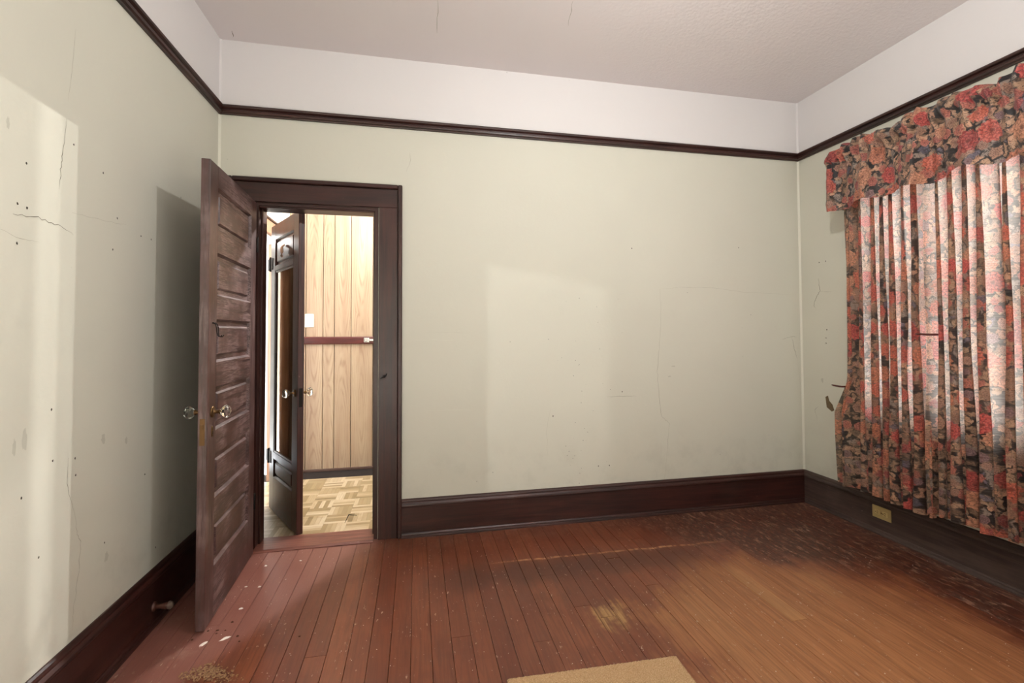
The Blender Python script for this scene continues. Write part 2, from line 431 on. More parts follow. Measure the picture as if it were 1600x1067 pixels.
def lathe(bm, prof, mat4, seg=12, jitter=0):
    """prof [(r,h)] about local z"""
    rings = []
    for r, h in prof:
        rings.append([bm.verts.new(mat4 @ Vector((r*math.cos(2*PI*i/seg), r*math.sin(2*PI*i/seg), h))) for i in range(seg)])
    for a, b in zip(rings, rings[1:]):
        for i in range(seg): bm.faces.new((a[i], a[(i+1) % seg], b[(i+1) % seg], b[i]))
    bm.faces.new(rings[0][::-1]); bm.faces.new(rings[-1]); return bm
def axis_mat(o, d):
    q = Vector(d).to_track_quat('Z', 'Y'); return Matrix.Translation(Vector(o)) @ q.to_matrix().to_4x4()
def tube(bm, pts, r, seg=6):
    pts = [Vector(p) for p in pts]; rings = []
    for i, p in enumerate(pts):
        d = (pts[min(i+1, len(pts)-1)]-pts[max(i-1, 0)]).normalized()
        q = d.to_track_quat('Z', 'Y'); rr = r[i] if isinstance(r, (list, tuple)) else r
        rings.append([bm.verts.new(p+q @ Vector((rr*math.cos(2*PI*k/seg), rr*math.sin(2*PI*k/seg), 0))) for k in range(seg)])
    for a, b in zip(rings, rings[1:]):
        for i in range(seg): bm.faces.new((a[i], a[(i+1) % seg], b[(i+1) % seg], b[i]))
    bm.faces.new(rings[0][::-1]); bm.faces.new(rings[-1]); return bm

# ------------------------------------------------------------------ structure: walls
def structure(name, label, cat, boxes, mat):
    bm = bmesh.new()
    for b in boxes: bx(bm, *b)
    return tag(link(name, bm, mat), label, cat, None, 'structure')
ZS = 2.62   # where green meets white (behind the picture rail)
wall_back = structure('wall_back', 'pale sage green cracked plaster wall with the dark doorway', 'wall', [
    (XL-WT, D, -.05, OX0, D+WT, ZS), (OX1, D, -.05, XR+WT, D+WT, ZS), (OX0, D, OZ, OX1, D+WT, ZS)], M['sage'])
box('frieze', M['frieze'], wall_back, XL-WT, D-.001, ZS, XR+WT, D+WT, H+.05)
LY0, LY1, LZ = .979, 1.448, 2.03   # opening added out of frame in the left wall, shapes the back wall patch
wall_left = structure('wall_left', 'pale sage wall left of the open door, carrying its shadow', 'wall', [
    (XL-WT, LY1, -.05, XL, D, ZS), (XL-WT, YR-WT, -.05, XL, LY0, ZS), (XL-WT, LY0, LZ, XL, LY1, ZS)], M['sage'])
box('frieze', M['frieze'], wall_left, XL-WT, YR-WT, ZS, XL+.001, D, H+.05)
WY0, WY1, WZ0, WZ1 = 1.42, 2.50, .74, 2.22   # window opening
wall_right = structure('wall_right', 'pale sage wall behind the floral curtains', 'wall', [
    (XR, YR-WT, -.05, XR+WT, WY0, ZS), (XR, WY1, -.05, XR+WT, D, ZS), (XR, WY0, -.05, XR+WT, WY1, WZ0), (XR, WY0, WZ1, XR+WT, WY1, ZS)], M['sage'])
box('frieze', M['frieze'], wall_right, XR-.001, YR-WT, ZS, XR+WT, D, H+.05)
RX0, RX1 = -.9, -.0585               # unseen doorway behind the camera, sized to shape the left wall patch
wall_rear = structure('wall_rear', 'sage wall behind the viewer with an open doorway', 'wall', [
    (XL, YR-WT, -.05, RX0, YR, H), (RX1, YR-WT, -.05, XR, YR, H), (RX0, YR-WT, 2.083, RX1, YR, H)], M['sage'])
ceiling = structure('ceiling', 'pinkish white painted plaster ceiling', 'ceiling', [(XL-WT, YR-WT, H, XR+WT, D+WT, H+.1)], M['ceiling'])
# paint beads in the corners
for (x, sx, nm, wl) in ((XL, 1, 'corner_bead', wall_back), (XR, -1, 'corner_bead', wall_back)):
    for (z0, z1, mm) in ((.2, ZS-.03, M['sage_light']), (ZS+.03, H, M['frieze'])):
        bm = prism(bmesh.new(), [(0, 0), (.011, 0), (.006, .006), (0, .011)], lambda t, p, q: (x+sx*p, D-q, t), z0, z1)
        link(nm, bm, mm, wl)
# unseen rooms added beyond the openings to house the wall patch lamps
structure('wall_added_closet', 'white shell of the side closet beyond the left wall', 'wall', [
    (-3.9, -1.3, -.05, -3.8, 1.7, 2.7), (-3.8, -1.3, -.05, XL-WT, -1.2, 2.7), (-3.8, 1.6, -.05, XL-WT, 1.7, 2.7), (-3.9, -1.3, 2.7, XL-WT, 1.7, 2.8), (-3.9, -1.3, -.1, XL-WT, 1.7, -.05)], M['white_room'])
structure('wall_added_rear_room', 'white shell of the room behind the viewer', 'wall', [
    (-2.6, -4.6, -.05, -2.5, YR-WT, 2.7), (2.5, -4.6, -.05, 2.6, YR-WT, 2.7), (-2.6, -4.7, -.05, 2.6, -4.6, 2.7), (-2.6, -4.7, 2.7, 2.6, YR-WT, 2.8), (-2.6, -4.7, -.1, 2.6, YR-WT, -.05),
    (-.3, -2.63, -.05, .724, -2.60, 2.7)], M['white_room'])  # last box is a partition added to trim the farther lamp's beam

# ------------------------------------------------------------------ floor of separate boards
floor = tag(box('floor', M['subfloor'], None, XL-WT, YR-WT, -.06, XR+WT, D+.0, -.019), 'worn reddish brown wooden strip floor', 'floor', None, 'structure')
BW = .0826
def board_mesh(L):
    bm = bmesh.new()
    g = .0006
    prof = [(-BW/2+g, -.019), (BW/2-g, -.019), (BW/2-g, -.0012), (BW/2-g-.0011, 0), (-BW/2+g+.0011, 0), (-BW/2+g, -.0012)]
    prism(bm, prof, lambda t, p, q: (p, t, q), 0, L)
    bmesh.ops.recalc_face_normals(bm, faces=bm.faces[:])
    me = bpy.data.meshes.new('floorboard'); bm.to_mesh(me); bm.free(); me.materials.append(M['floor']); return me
bm_cache = {}
nb = int((XR-XL)/BW)+1
rb = random.Random(11)
for i in range(nb+1):
    x = XL-.02+BW*(i+.5)
    if x-BW/2 > XR: continue
    cuts = [YR]
    if rb.random() < .34: cuts.append(round(rb.uniform(1.7, 2.8), 1))
    cuts.append(D)
    for a, b in zip(cuts, cuts[1:]):
        L = round(b-a-.0015, 4)
        if L not in bm_cache: bm_cache[L] = board_mesh(L)
        o = bpy.data.objects.new('floorboard', bm_cache[L]); COL.objects.link(o); o.parent = floor
        o.location = (x, a, rb.uniform(-.0009, .0003))

# ------------------------------------------------------------------ baseboards, shoe, picture rail
BASE = [(0, 0), (.019, 0), (.019, .188), (0, .188)]
CAP = [(0, .188), (.0255, .188), (.028, .194), (.0265, .203), (.020, .210), (.017, .213), (.017, .220), (.013, .228), (.006, .233), (0, .233)]
SHOE = [(.019, 0), (.040, 0), (.039, .008), (.033, .0125), (.030, .014), (.029, .020), (.024, .026), (.019, .027)]
RAILP = [(0, RAIL), (.012, RAIL), (.014, RAIL+.006), (.024, RAIL+.010), (.026, RAIL+.020), (.018, RAIL+.026), (.018, RAIL+.031), (.030, RAIL+.038), (.033, RAIL+.046), (.028, RAIL+.053), (0, RAIL+.053)]
def run(name, fn, a, b, label, cat, ax, what):
    t = None
    for nm, pr in what:
        o = link(nm if t else name, prism(bmesh.new(), pr, fn, a, b), M['trim_'+ax], t)
        if not t: t = tag(o, label, cat, None, 'structure')
    return t
back_fn = lambda t, p, q: (t, D-p, q)
left_fn = lambda t, p, q: (XL+p, t, q)
right_fn = lambda t, p, q: (XR-p, t, q)
bb = (('board', BASE), ('cap_moulding', CAP), ('shoe_moulding', SHOE))
CAS_X1 = -.088
base_back = run('baseboard_back', back_fn, CAS_X1, XR, 'tall dark brown baseboard under the back wall right of the door', 'baseboard', 'x', bb)
run('baseboard_back', back_fn, XL, -1.10, 'short dark baseboard stub in the corner behind the open door', 'baseboard', 'x', bb)
base_left = run('baseboard_left', left_fn, LY1+.02, D, 'tall dark scuffed baseboard along the left wall behind the door', 'baseboard', 'y', bb)
run('baseboard_left', left_fn, YR, LY0, 'dark baseboard of the left wall beside the viewer', 'baseboard', 'y', bb)
base_right = run('baseboard_right', right_fn, YR, D, 'tall dark baseboard below the floral curtains', 'baseboard', 'y', bb)
for o in [base_right]+list(base_right.children): o.data.materials[0] = M['trim_dusty_lit']
run('trim_1', back_fn, XL, XR, 'dark picture rail across the back wall', 'picture rail', 'x', (('r', RAILP),))
run('trim_2', left_fn, YR, D, 'dark picture rail sloping along the left wall', 'picture rail', 'y', (('r', RAILP),))
run('trim_3', right_fn, YR, D, 'dark picture rail above the floral valance on the right wall', 'picture rail', 'y', (('r', RAILP),))

# ------------------------------------------------------------------ doorway casing in the back wall
cas = tag(empty('trim_4', (0, 0, 0)), 'dark mahogany door casing around the hall doorway', 'door frame', None, 'structure')
CT = .020; CIN = -.230; COUT = -.088; CLI = -.960; CLO = -1.10; CHZ = 2.075; CHT = 2.219
box('side_casing', M['trim_z'], cas, CIN, D-CT, 0, COUT-.028, D, CHZ-.001, .0015)
box('side_casing', M['trim_z'], cas, CLO+.028, D-CT, 0, CLI, D, CHZ-.001, .0015)
box('head_casing', M['trim_x'], cas, CLO+.028, D-CT, CHZ, COUT-.028, D, CHT-.028, .0015)
BB = [(0, 0), (.018, 0), (.022, .006), (.028, .012), (.028, .036), (.022, .040), (0, .040)]  # (outward across, proud)
box('back_band', M['trim_z'], cas, COUT-.027, D-.036, 0, COUT, D, CHT, .005)
box('back_band', M['trim_z'], cas, CLO, D-.036, 0, CLO+.027, D, CHT, .005)
box('back_band', M['trim_x'], cas, CLO+.027, D-.036, CHT-.027, COUT-.027, D, CHT, .005)
box('jamb', M['trim_z'], cas, OX1-.022, D-.001, 0, OX1, D+WT+.001, OZ)
box('jamb', M['trim_z'], cas, OX0, D-.001, 0, OX0+.022, D+WT+.001, OZ)
box('head_jamb', M['trim_x'], cas, OX0+.022, D-.001, OZ-.022, OX1-.022, D+WT+.001, OZ)
box('head_bead', M['trim_x'], cas, OX0+.022, D+.004, OZ-.034, OX1-.022, D+.05, OZ-.022, .003)
box('door_stop', M['trim_z'], cas, OX1-.034, D+.045, 0, OX1-.022, D+WT, OZ-.022, .002)
box('door_stop', M['trim_z'], cas, OX0+.022, D+.045, 0, OX0+.034, D+WT, OZ-.022, .002)
box('door_stop', M['trim_x'], cas, OX0+.034, D+.045, OZ-.034, OX1-.034, D+WT, OZ-.022, .002)
# hall-side casing
box('hall_casing', M['trim_z'], cas, OX1-.01, D+WT, 0, OX1+.10, D+WT+.018, 2.16, .002)
box('hall_casing', M['trim_z'], cas, OX0-.10, D+WT, 0, OX0+.01, D+WT+.018, 2.16, .002)
box('hall_casing', M['trim_x'], cas, OX0+.01, D+WT, OZ-.01, OX1-.01, D+WT+.018, 2.16, .002)
bm = prism(bmesh.new(), [(D-.055, 0), (D-.055, .004), (D-.042, .013), (D+WT+.01, .013), (D+WT+.02, .008), (D+WT+.02, 0)], lambda t, p, q: (t, p, q), OX0+.022, OX1-.022)
link('threshold', bm, wood('threshold_wood', hexc('5A2E24'), hexc('8A5A4C'), 0, wear=.1), cas)
# little latch hook on the right casing
lk = at(600, 588, 1, D-CT)
bm = bmesh.new(); lathe(bm, [(.007, -.002), (.009, .002), (.005, .006)], axis_mat((lk.x+.002, D-CT, lk.z), (0, -1, 0)), 8)
tube(bm, [(lk.x-.022, D-CT-.006, lk.z-.014), (lk.x-.010, D-CT-.009, lk.z-.006), (lk.x, D-CT-.010, lk.z), (lk.x+.012, D-CT-.012, lk.z+.006), (lk.x+.016, D-CT-.012, lk.z+.018)], .0032)
link('latch_hook', bm, M['iron'], cas, True)

# ------------------------------------------------------------------ panelled doors
def raised_panel(bm, x0, x1, z0, z1, yf, depth=.0145, field=.016, inset=.038, sgn=1):
    """panel face looking to +y*sgn: recessed margin then a bevel up to a raised field"""
    s = sgn; a = .006
    def q(ix, yy): return [bm.verts.new((x, yf-s*yy, z)) for x, z in ((x0+ix, z0+ix), (x1-ix, z0+ix), (x1-ix, z1-ix), (x0+ix, z1-ix))]
    R = [q(0, 0), q(.009, depth*.75), q(.010, depth), q(inset-.008, depth), q(inset, depth*.35), q(inset+.002, depth*.30)]
    for A, B in zip(R, R[1:]):
        for i in range(4): bm.faces.new((A[i], A[(i+1) % 4], B[(i+1) % 4], B[i]))
    bm.faces.new(R[-1])
def knob_parts(parent, x, y, z, s):
    """s = +1/-1 : direction along local y the knob points"""
    d = (0, s, 0)
    k = link('door_knob', lathe(bmesh.new(), [(.010, .030), (.013, .034), (.024, .044), (.0285, .054), (.0285, .060), (.022, .069), (.012, .072)], axis_mat((x, y, z), d), 8), M['knob_glass'], parent)
    tag(k, 'clear faceted glass door knob')
    link('knob_shank', lathe(bmesh.new(), [(.0125, 0), (.0125, .004), (.008, .008), (.0085, .026), (.012, .030), (.0125, .034), (.006, .036)], axis_mat((x, y, z), d), 12), M['brass'], k, True)
    link('knob_rosette', lathe(bmesh.new(), [(.026, 0), (.026, .002), (.022, .005), (.014, .006)], axis_mat((x, y, z), d), 16), M['brass'], k, True)

DL, DT, DH = .726, .036, 2.045      # leaf length, thickness, height
hx, hy = -.925, 2.976
dirv = Vector((-.888-hx, 2.25-hy, 0)); rz = math.atan2(dirv.y, dirv.x)
door = tag(empty('door_1', (hx, hy, .008), rz), 'open dark six-panel wooden door with glass knobs at the hall doorway', 'door', None, 'structure')
# local: x along leaf from hinge, y>0 is the face toward the room
SW = .1005
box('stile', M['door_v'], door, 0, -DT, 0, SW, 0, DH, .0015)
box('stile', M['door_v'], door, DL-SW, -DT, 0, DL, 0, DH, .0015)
tops = [1.955, 1.653, 1.348, 1.041, .736, .432]; bots = [1.758, 1.456, 1.152, .845, .540, .234]
ed = [DH+.008]+[v for p in zip(tops, bots) for v in p]+[.008]
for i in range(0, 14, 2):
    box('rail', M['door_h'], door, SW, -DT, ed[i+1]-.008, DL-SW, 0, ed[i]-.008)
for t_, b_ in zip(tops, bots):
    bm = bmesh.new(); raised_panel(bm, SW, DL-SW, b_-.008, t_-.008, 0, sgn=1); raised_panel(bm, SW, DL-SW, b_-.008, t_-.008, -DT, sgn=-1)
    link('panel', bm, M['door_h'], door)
kx = DL-.062
knob_parts(door, kx, 0, .925, 1); knob_parts(door, kx, -DT, .925, -1)
bm = lathe(bmesh.new(), [(.012, 0), (.012, .002), (.009, .0035)], axis_mat((0, 0, 0), (0, 0, 1)), 14)
for v in bm.verts: v.co = Vector((kx+.002+v.co.x*.95, v.co.z, .838+v.co.y*2.1))
ep = link('keyhole_plate', bm, M['brass'], door, True)
bm = bmesh.new(); bx(bm, kx, .0030, .826, kx+.004, .0042, .842); link('keyhole', bm, M['slot'], ep)
lp = box('lock_plate', M['brass'], door, DL-.0002, -DT+.008, .79, DL+.0015, -.008, .905, .0005)
box('latch_bolt', M['brass'], lp, DL, -DT+.012, .86, DL+.006, -.013, .88, .001)
for zz in (.25, 1.75):
    bm = bmesh.new(); lathe(bm, [(.006, 0), (.007, .004), (.007, .085), (.006, .09)], Matrix.Translation((-.004, .004, zz)), 10); link('hinge', bm, M['iron'], door, True)
# twin wire coat hook
hk = at(330, 513, 0, -.89)
bm = bmesh.new(); u0, zc = DL-.062, 1.300
bx(bm, u0-.016, 0, zc+.018, u0+.016, .004, zc+.026, .001)
for s in (-1, 1):
    tube(bm, [(u0+s*.010, .003, zc+.022), (u0+s*.009, .012, zc+.016), (u0+s*.012, .016, zc), (u0+s*.010, .018, zc-.028), (u0+s*.003, .022, zc-.038), (u0+s*.008, .034, zc-.040), (u0+s*.012, .038, zc-.032)], .0024)
link('coat_hook', bm, M['iron'], door, True)

# ------------------------------------------------------------------ hall beyond the doorway
def hall_strip(x0, x1, y, name='plank'): pass
wall_hall = structure('wall_hall', 'far hall wall of light oak grooved panelling', 'wall', [(HALL_X-WT, HALL_Y+.012, -.05, 2.2, HALL_Y+.1, 3.05)], M['slot'])
seams = [-1.18, -1.003, -.853, -.752, -.603, -.406, -.30, -.10, .05, .25, .45, .60, .80, 1.0, 1.2, 1.4, 1.6]
for a, b in zip(seams, seams[1:]):
    o = box('plank', M['panel'], wall_hall, -(b-a)/2+.0022, 0, 0, (b-a)/2-.0022, .012, 3.0, .0025)
    o.location = ((a+b)/2, HALL_Y, 0)
run('trim_5', lambda t, p, q: (t, HALL_Y-p, q), HALL_X, 1.6, 'maroon chair rail across the oak hall panelling', 'chair rail', 'x',
    (('r', [(0, 1.176), (.014, 1.176), (.02, 1.184), (.02, 1.236), (.014, 1.245), (0, 1.245)]),)).data.materials[0] = M['rail_paint']
run('baseboard_hall', lambda t, p, q: (t, HALL_Y-p, q), HALL_X, 1.6, 'thin dark base strip under the hall panelling', 'baseboard', 'x', (('r', [(0, 0), (.012, 0), (.012, .016), (.008, .022), (0, .022)]),)).data.materials[0] = M['strip']
# light switch, chrome catch
sw = tag(empty('light_switch', (-.972, HALL_Y, 1.395)), 'white light switch plate on the oak hall panelling', 'switch')
box('plate', M['white_plastic'], sw, -.040, -.007, -.062, .040, 0, .062, .003)
for dz in (-.018, .018):
    tg = box('toggle', M['white_plastic'], sw, -.012, -.017, dz-.006, .012, -.006, dz+.006, .002)
cc = tag(empty('cabinet_catch', (-.455, HALL_Y-.02, 1.212)), 'small chrome catch fixed to the maroon chair rail', 'catch')
box('catch_plate', M['chrome'], cc, -.030, -.006, -.022, .020, 0, .022, .002)
bm = bmesh.new(); bx(bm, -.022, -.026, -.016, .006, -.006, .014, .004); link('catch_body', bm, M['chrome'], cc)
box('slide_bar', M['chrome'], cc, .02, -.008, -.010, .13, -.001, .010, .002)
# hall floor: vinyl tiles
hall_floor = tag(box('floor_hall', M['subfloor'], None, HALL_X-1.6, D+WT-.01, -.06, 2.2, HALL_Y+.012, -.0035), 'parquet print vinyl tile floor of the hall', 'floor', None, 'structure')
TS = .3048
tile_me = bpy.data.meshes.new('tile'); bm = bx(bmesh.new(), 0, 0, -.003, TS-.0006, TS-.0006, 0, .0003); bm.to_mesh(tile_me); bm.free(); tile_me.materials.append(M['parquet'])
tx0, ty0 = -.462-TS*3, 3.465-TS*1
for i in range(-2, 9):
    for j in range(0, 4):
        x, y = tx0+i*TS, ty0+j*TS
        o = bpy.data.objects.new('tile', tile_me); COL.objects.link(o); o.parent = hall_floor
        o.location = (x, y, rb.uniform(0, .0008))
# lifted tile corner
bm = bmesh.new()
a, b, c = Vector((-.462, 3.467, .006)), Vector((-.405, 3.448, .002)), Vector((-.47, 3.33, .001))
for p, q in ((a, b), (a, c)):
    d = (q-p); n = Vector((-d.y, d.x, 0)).normalized()*.0028
    vs = [bm.verts.new(v) for v in (p-n, q-n*.3, q+n*.3, p+n)]; vt = [bm.verts.new(v.co-Vector((0, 0, .004))) for v in vs]
    bm.faces.new(vs)
    for k in range(4): bm.faces.new((vs[k], vs[(k+1) % 4], vt[(k+1) % 4], vt[k]))
link('lifted_edge', bm, M['slot'], hall_floor)
# hall left wall with its own doorway, hall right end and ceiling
DY0, DY1 = 3.735, 4.42
wall_hall_left = structure('wall_hall_left', 'white upper hall wall above the inner doorway', 'wall', [
    (HALL_X-WT, DY0, 2.06, HALL_X, DY1, 3.05), (HALL_X-WT, D+WT, 2.19, HALL_X, DY0, 3.05), (HALL_X-WT, DY1, 2.19, HALL_X, HALL_Y+.01, 3.05)], M['white_room'])
bm = bmesh.new(); bx(bm, HALL_X-WT, D+WT, 0, HALL_X, DY0, 2.19); bx(bm, HALL_X-WT, DY1, 0, HALL_X, HALL_Y, 2.19)
link('panelling', bm, M['panel'], wall_hall_left)
structure('wall_hall_right', 'white end wall of the hall', 'wall', [(1.6, D+WT, -.05, 1.7, HALL_Y, 3.05)], M['white_room'])
structure('ceiling_hall', 'white ceiling of the hall', 'ceiling', [(HALL_X-1.7, D+WT, 3.05, 2.2, HALL_Y+.1, 3.15)], M['white_room'])
structure('wall_inner_room', 'white walls of the bright room beyond the hall', 'wall', [
    (-2.75, D+WT, -.05, -2.65, HALL_Y+.7, 3.05), (-2.65, HALL_Y+.6, -.05, HALL_X-WT, HALL_Y+.7, 3.05), (-2.75, D+WT, 3.05, HALL_X-WT, HALL_Y+.7, 3.15)], M['white_room'])
t6 = tag(empty('trim_6'), 'tan wooden casing of the inner hall doorway', 'door frame', None, 'structure')
box('side_casing', M['brown_trim'], t6, HALL_X, DY0-.085, 0, HALL_X+.018, DY0, 2.065, .002)
box('side_casing', M['brown_trim'], t6, HALL_X, DY1, 0, HALL_X+.018, DY1+.085, 2.065, .002)
box('head_casing', M['brown_trim'], t6, HALL_X, DY0-.085, 2.066, HALL_X+.018, DY1+.085, 2.172, .002)
box('cap_strip', M['trim_y'], t6, HALL_X, D+WT+.02, 2.173, HALL_X+.03, HALL_Y, 2.19, .003)
box('jamb', M['brown_trim'], t6, HALL_X-WT, DY0, 0, HALL_X, DY0+.018, 2.06)
box('jamb', M['brown_trim'], t6, HALL_X-WT, DY1-.018, 0, HALL_X, DY1, 2.06)
# inner door leaf, standing open into the hall
hx2, hy2 = -1.052, 3.715; fx2, fy2 = -.735, 3.165
d2 = Vector((fx2-hx2, fy2-hy2, 0)); L2 = d2.length
inner = tag(empty('door_2', (hx2, hy2, .012), math.atan2(d2.y, d2.x)), 'dark inner hall door with a mirror panel, seen edge on', 'door', None, 'structure')
T2 = .038; s2 = .105; H2 = 2.055    # local y<0 is the face the camera sees
m2v = wood('inner_door_stain_vertical', hexc('2A120E'), hexc('4E2820'), 2, rough=.3)
m2h = wood('inner_door_stain_horizontal', hexc('2A120E'), hexc('4E2820'), 1, rough=.3)
box('stile', m2v, inner, 0, 0, 0, s2, T2, H2, .002)
box('stile', m2v, inner, L2-s2, 0, 0, L2, T2, H2, .002)
rows = [(H2, 1.95), (1.755, 1.72), (.42, .375), (.245, 0)]
for t_, b_ in rows: box('rail', m2h, inner, s2, 0, b_, L2-s2, T2, t_)
for t_, b_ in ((1.95, 1.755), (.375, .245)):
    bm = bmesh.new(); raised_panel(bm, s2, L2-s2, b_, t_, 0, inset=.03, sgn=-1); raised_panel(bm, s2, L2-s2, b_, t_, T2, inset=.03, sgn=1)
    link('panel', bm, m2h, inner)
tag(box('mirror', M['mirror'], inner, s2, .010, .42, L2-s2, T2-.012, 1.72), 'brownish mirror set in the door')
for (x0, z0, x1, z1) in ((s2, .42, s2+.014, 1.72), (L2-s2-.014, .42, L2-s2, 1.72), (s2+.014, 1.706, L2-s2-.014, 1.72), (s2+.014, .42, L2-s2-.014, .434)):
    box('mirror_bead', m2v, inner, x0, .002, z0, x1, .010, z1, .002)
knob_parts(inner, L2-.058, 0, .885, -1); knob_parts(inner, L2-.058, T2, .885, 1)
lp2 = box('lock_plate', M['iron'], inner, L2-.0002, .008, .80, L2+.0015, T2-.008, .92, .0005)
for zz in (.33, 1.735):
    bm = bmesh.new(); bx(bm, -.012, -.003, zz, .05, .0, zz+.085, .001)
    lathe(bm, [(.005, 0), (.008, .003), (.008, .10), (.004, .108)], Matrix.Translation((-.014, -.002, zz-.010)), 10)
    bx(bm, -.064, -.006, zz, -.016, -.002, zz+.085, .001)
    tag(link('hinge', bm, M['black'], inner), 'black painted hinge')
bm = bmesh.new(); hx_ = L2*.50
bx(bm, hx_-.018, -.006, 1.868, hx_+.018, 0, 1.882, .002)
tube(bm, [(hx_, -.006, 1.875), (hx_, -.014, 1.86), (hx_, -.014, 1.83), (hx_, -.016, 1.80), (hx_, -.012, 1.792)], [.004, .008, .011, .010, .004], 8)
tag(link('pale_hook', bm, M['hook_pale'], inner, True), 'pale pendant hook')

# ------------------------------------------------------------------ window behind the curtains
win = tag(empty('window_1', (0, 0, 0)), 'tall daylit double-hung window glowing behind the floral curtains', 'window', None, 'structure')
box('side_casing', M['trim_z'], win, XR-.018, WY1, WZ0-.02, XR, WY1+.10, WZ1, .002)
box('side_casing', M['trim_z'], win, XR-.018, WY0-.10, WZ0-.02, XR, WY0, WZ1, .002)
box('head_casing', M['trim_y'], win, XR-.018, WY0-.10, WZ1+.001, XR, WY1+.10, WZ1+.12, .002)
box('sill', M['trim_y'], win, XR-.028, WY0-.10, WZ0-.03, XR+WT, WY1+.10, WZ0, .003)
zm = (WZ0+WZ1)/2
for (z0, z1, xo) in ((WZ0, zm+.02, XR+.03), (zm-.02, WZ1, XR+.065)):
    sash = empty('sash'); sash.parent = win
    box('sash_rail', M['trim_y'], sash, xo, WY0, z0, xo+.032, WY1, z0+.045)
    box('sash_rail', M['trim_y'], sash, xo, WY0, z1-.035, xo+.032, WY1, z1)
    box('sash_stile', M['trim_z'], sash, xo, WY0, z0+.045, xo+.032, WY0+.045, z1-.035)
    box('sash_stile', M['trim_z'], sash, xo, WY1-.045, z0+.045, xo+.032, WY1, z1-.035)
    box('pane', M['pane'], sash, xo+.014, WY0+.045, z0+.045, xo+.018, WY1-.045, z1-.035)

# ------------------------------------------------------------------ curtains and valance
def cloth(name, mat, fn, nu, nv, parent=None):
    """fn(a,b)->xyz for a along the cloth and b bottom..top; UV in metres of cloth"""
    P = [[Vector(fn(i/nu, j/nv)) for i in range(nu+1)] for j in range(nv+1)]
    mid = P[nv//2]; acc = [0.]
    for a, b in zip(mid, mid[1:]): acc.append(acc[-1]+(b-a).length)
    me = bpy.data.meshes.new(name)
    me.from_pydata([p for row in P for p in row], [], [(j*(nu+1)+i, j*(nu+1)+i+1, (j+1)*(nu+1)+i+1, (j+1)*(nu+1)+i) for j in range(nv) for i in range(nu)])
    uvl = me.uv_layers.new(name='UVMap')
    for l in me.loops:
        j, i = divmod(l.vertex_index, nu+1); uvl.data[l.index].uv = (acc[i], P[j][i].z)
    for p in me.polygons: p.use_smooth = True
    me.materials.append(mat)
    o = bpy.data.objects.new(name, me); COL.objects.link(o)
    if parent: o.parent = parent
    return o
def n1(x, s): return mnoise.noise(Vector((x, s*7.31, s*3.17)))
def drape(y0, y1, zt, zb, xc, nf, amp, seed, spread=0.):
    def fn(a, b):
        z = zb+(zt-zb)*b; low = 1-b
        ph = 2*PI*(nf*a+.55*n1(a*nf*.55, seed))+.5*n1(b*2.0+a*3, seed+5)*low
        A = amp*(.55+.75*low**.6)*(1+.55*n1(a*nf*.8, seed+2))
        y = y0+(y1-y0)*a
        y += (y1-y0)/nf*.40*math.sin(2*ph+.6)*(.4+.6*low)*min(1, a*12, (1-a)*12)
        y += spread*low*(1-a)**2
        y += .02*n1(b*3+seed, a*4)*low
        x = xc+A*math.sin(ph)+.010*n1(b*4, a*5+seed)
        zz = z+(.012*n1(a*9, seed+8))*low**6
        return (min(x, XR-.032), y, zz)
    return fn
def edge_shape(fn, zb, zt):
    """hooked outline of the left edge: pulled back above the sill peg, flaring below"""
    def g(a, b):
        x, y, z = fn(a, b)
        k = max(0, 1-a*7)
        x -= .035*max(0, 1-a*9)
        if z < .98: y += k*.115*min(1, (.98-z)/.25)
        return (x, y, z)
    return g
c1 = cloth('curtain', M['curtain'], edge_shape(drape(2.556, 2.042, 2.36, .266, 2.80, 7.6, .040, 3), .266, 2.36), 420, 90)
tag(c1, 'left floral curtain panel with coral blossoms, nearest the room corner', 'curtain', 'floral curtain pair')
c2 = cloth('curtain', M['curtain'], drape(2.040, .98, 2.36, .288, 2.778, 14.0, .040, 11), 640, 90)
tag(c2, 'right floral curtain panel running out of the picture at right', 'curtain', 'floral curtain pair')

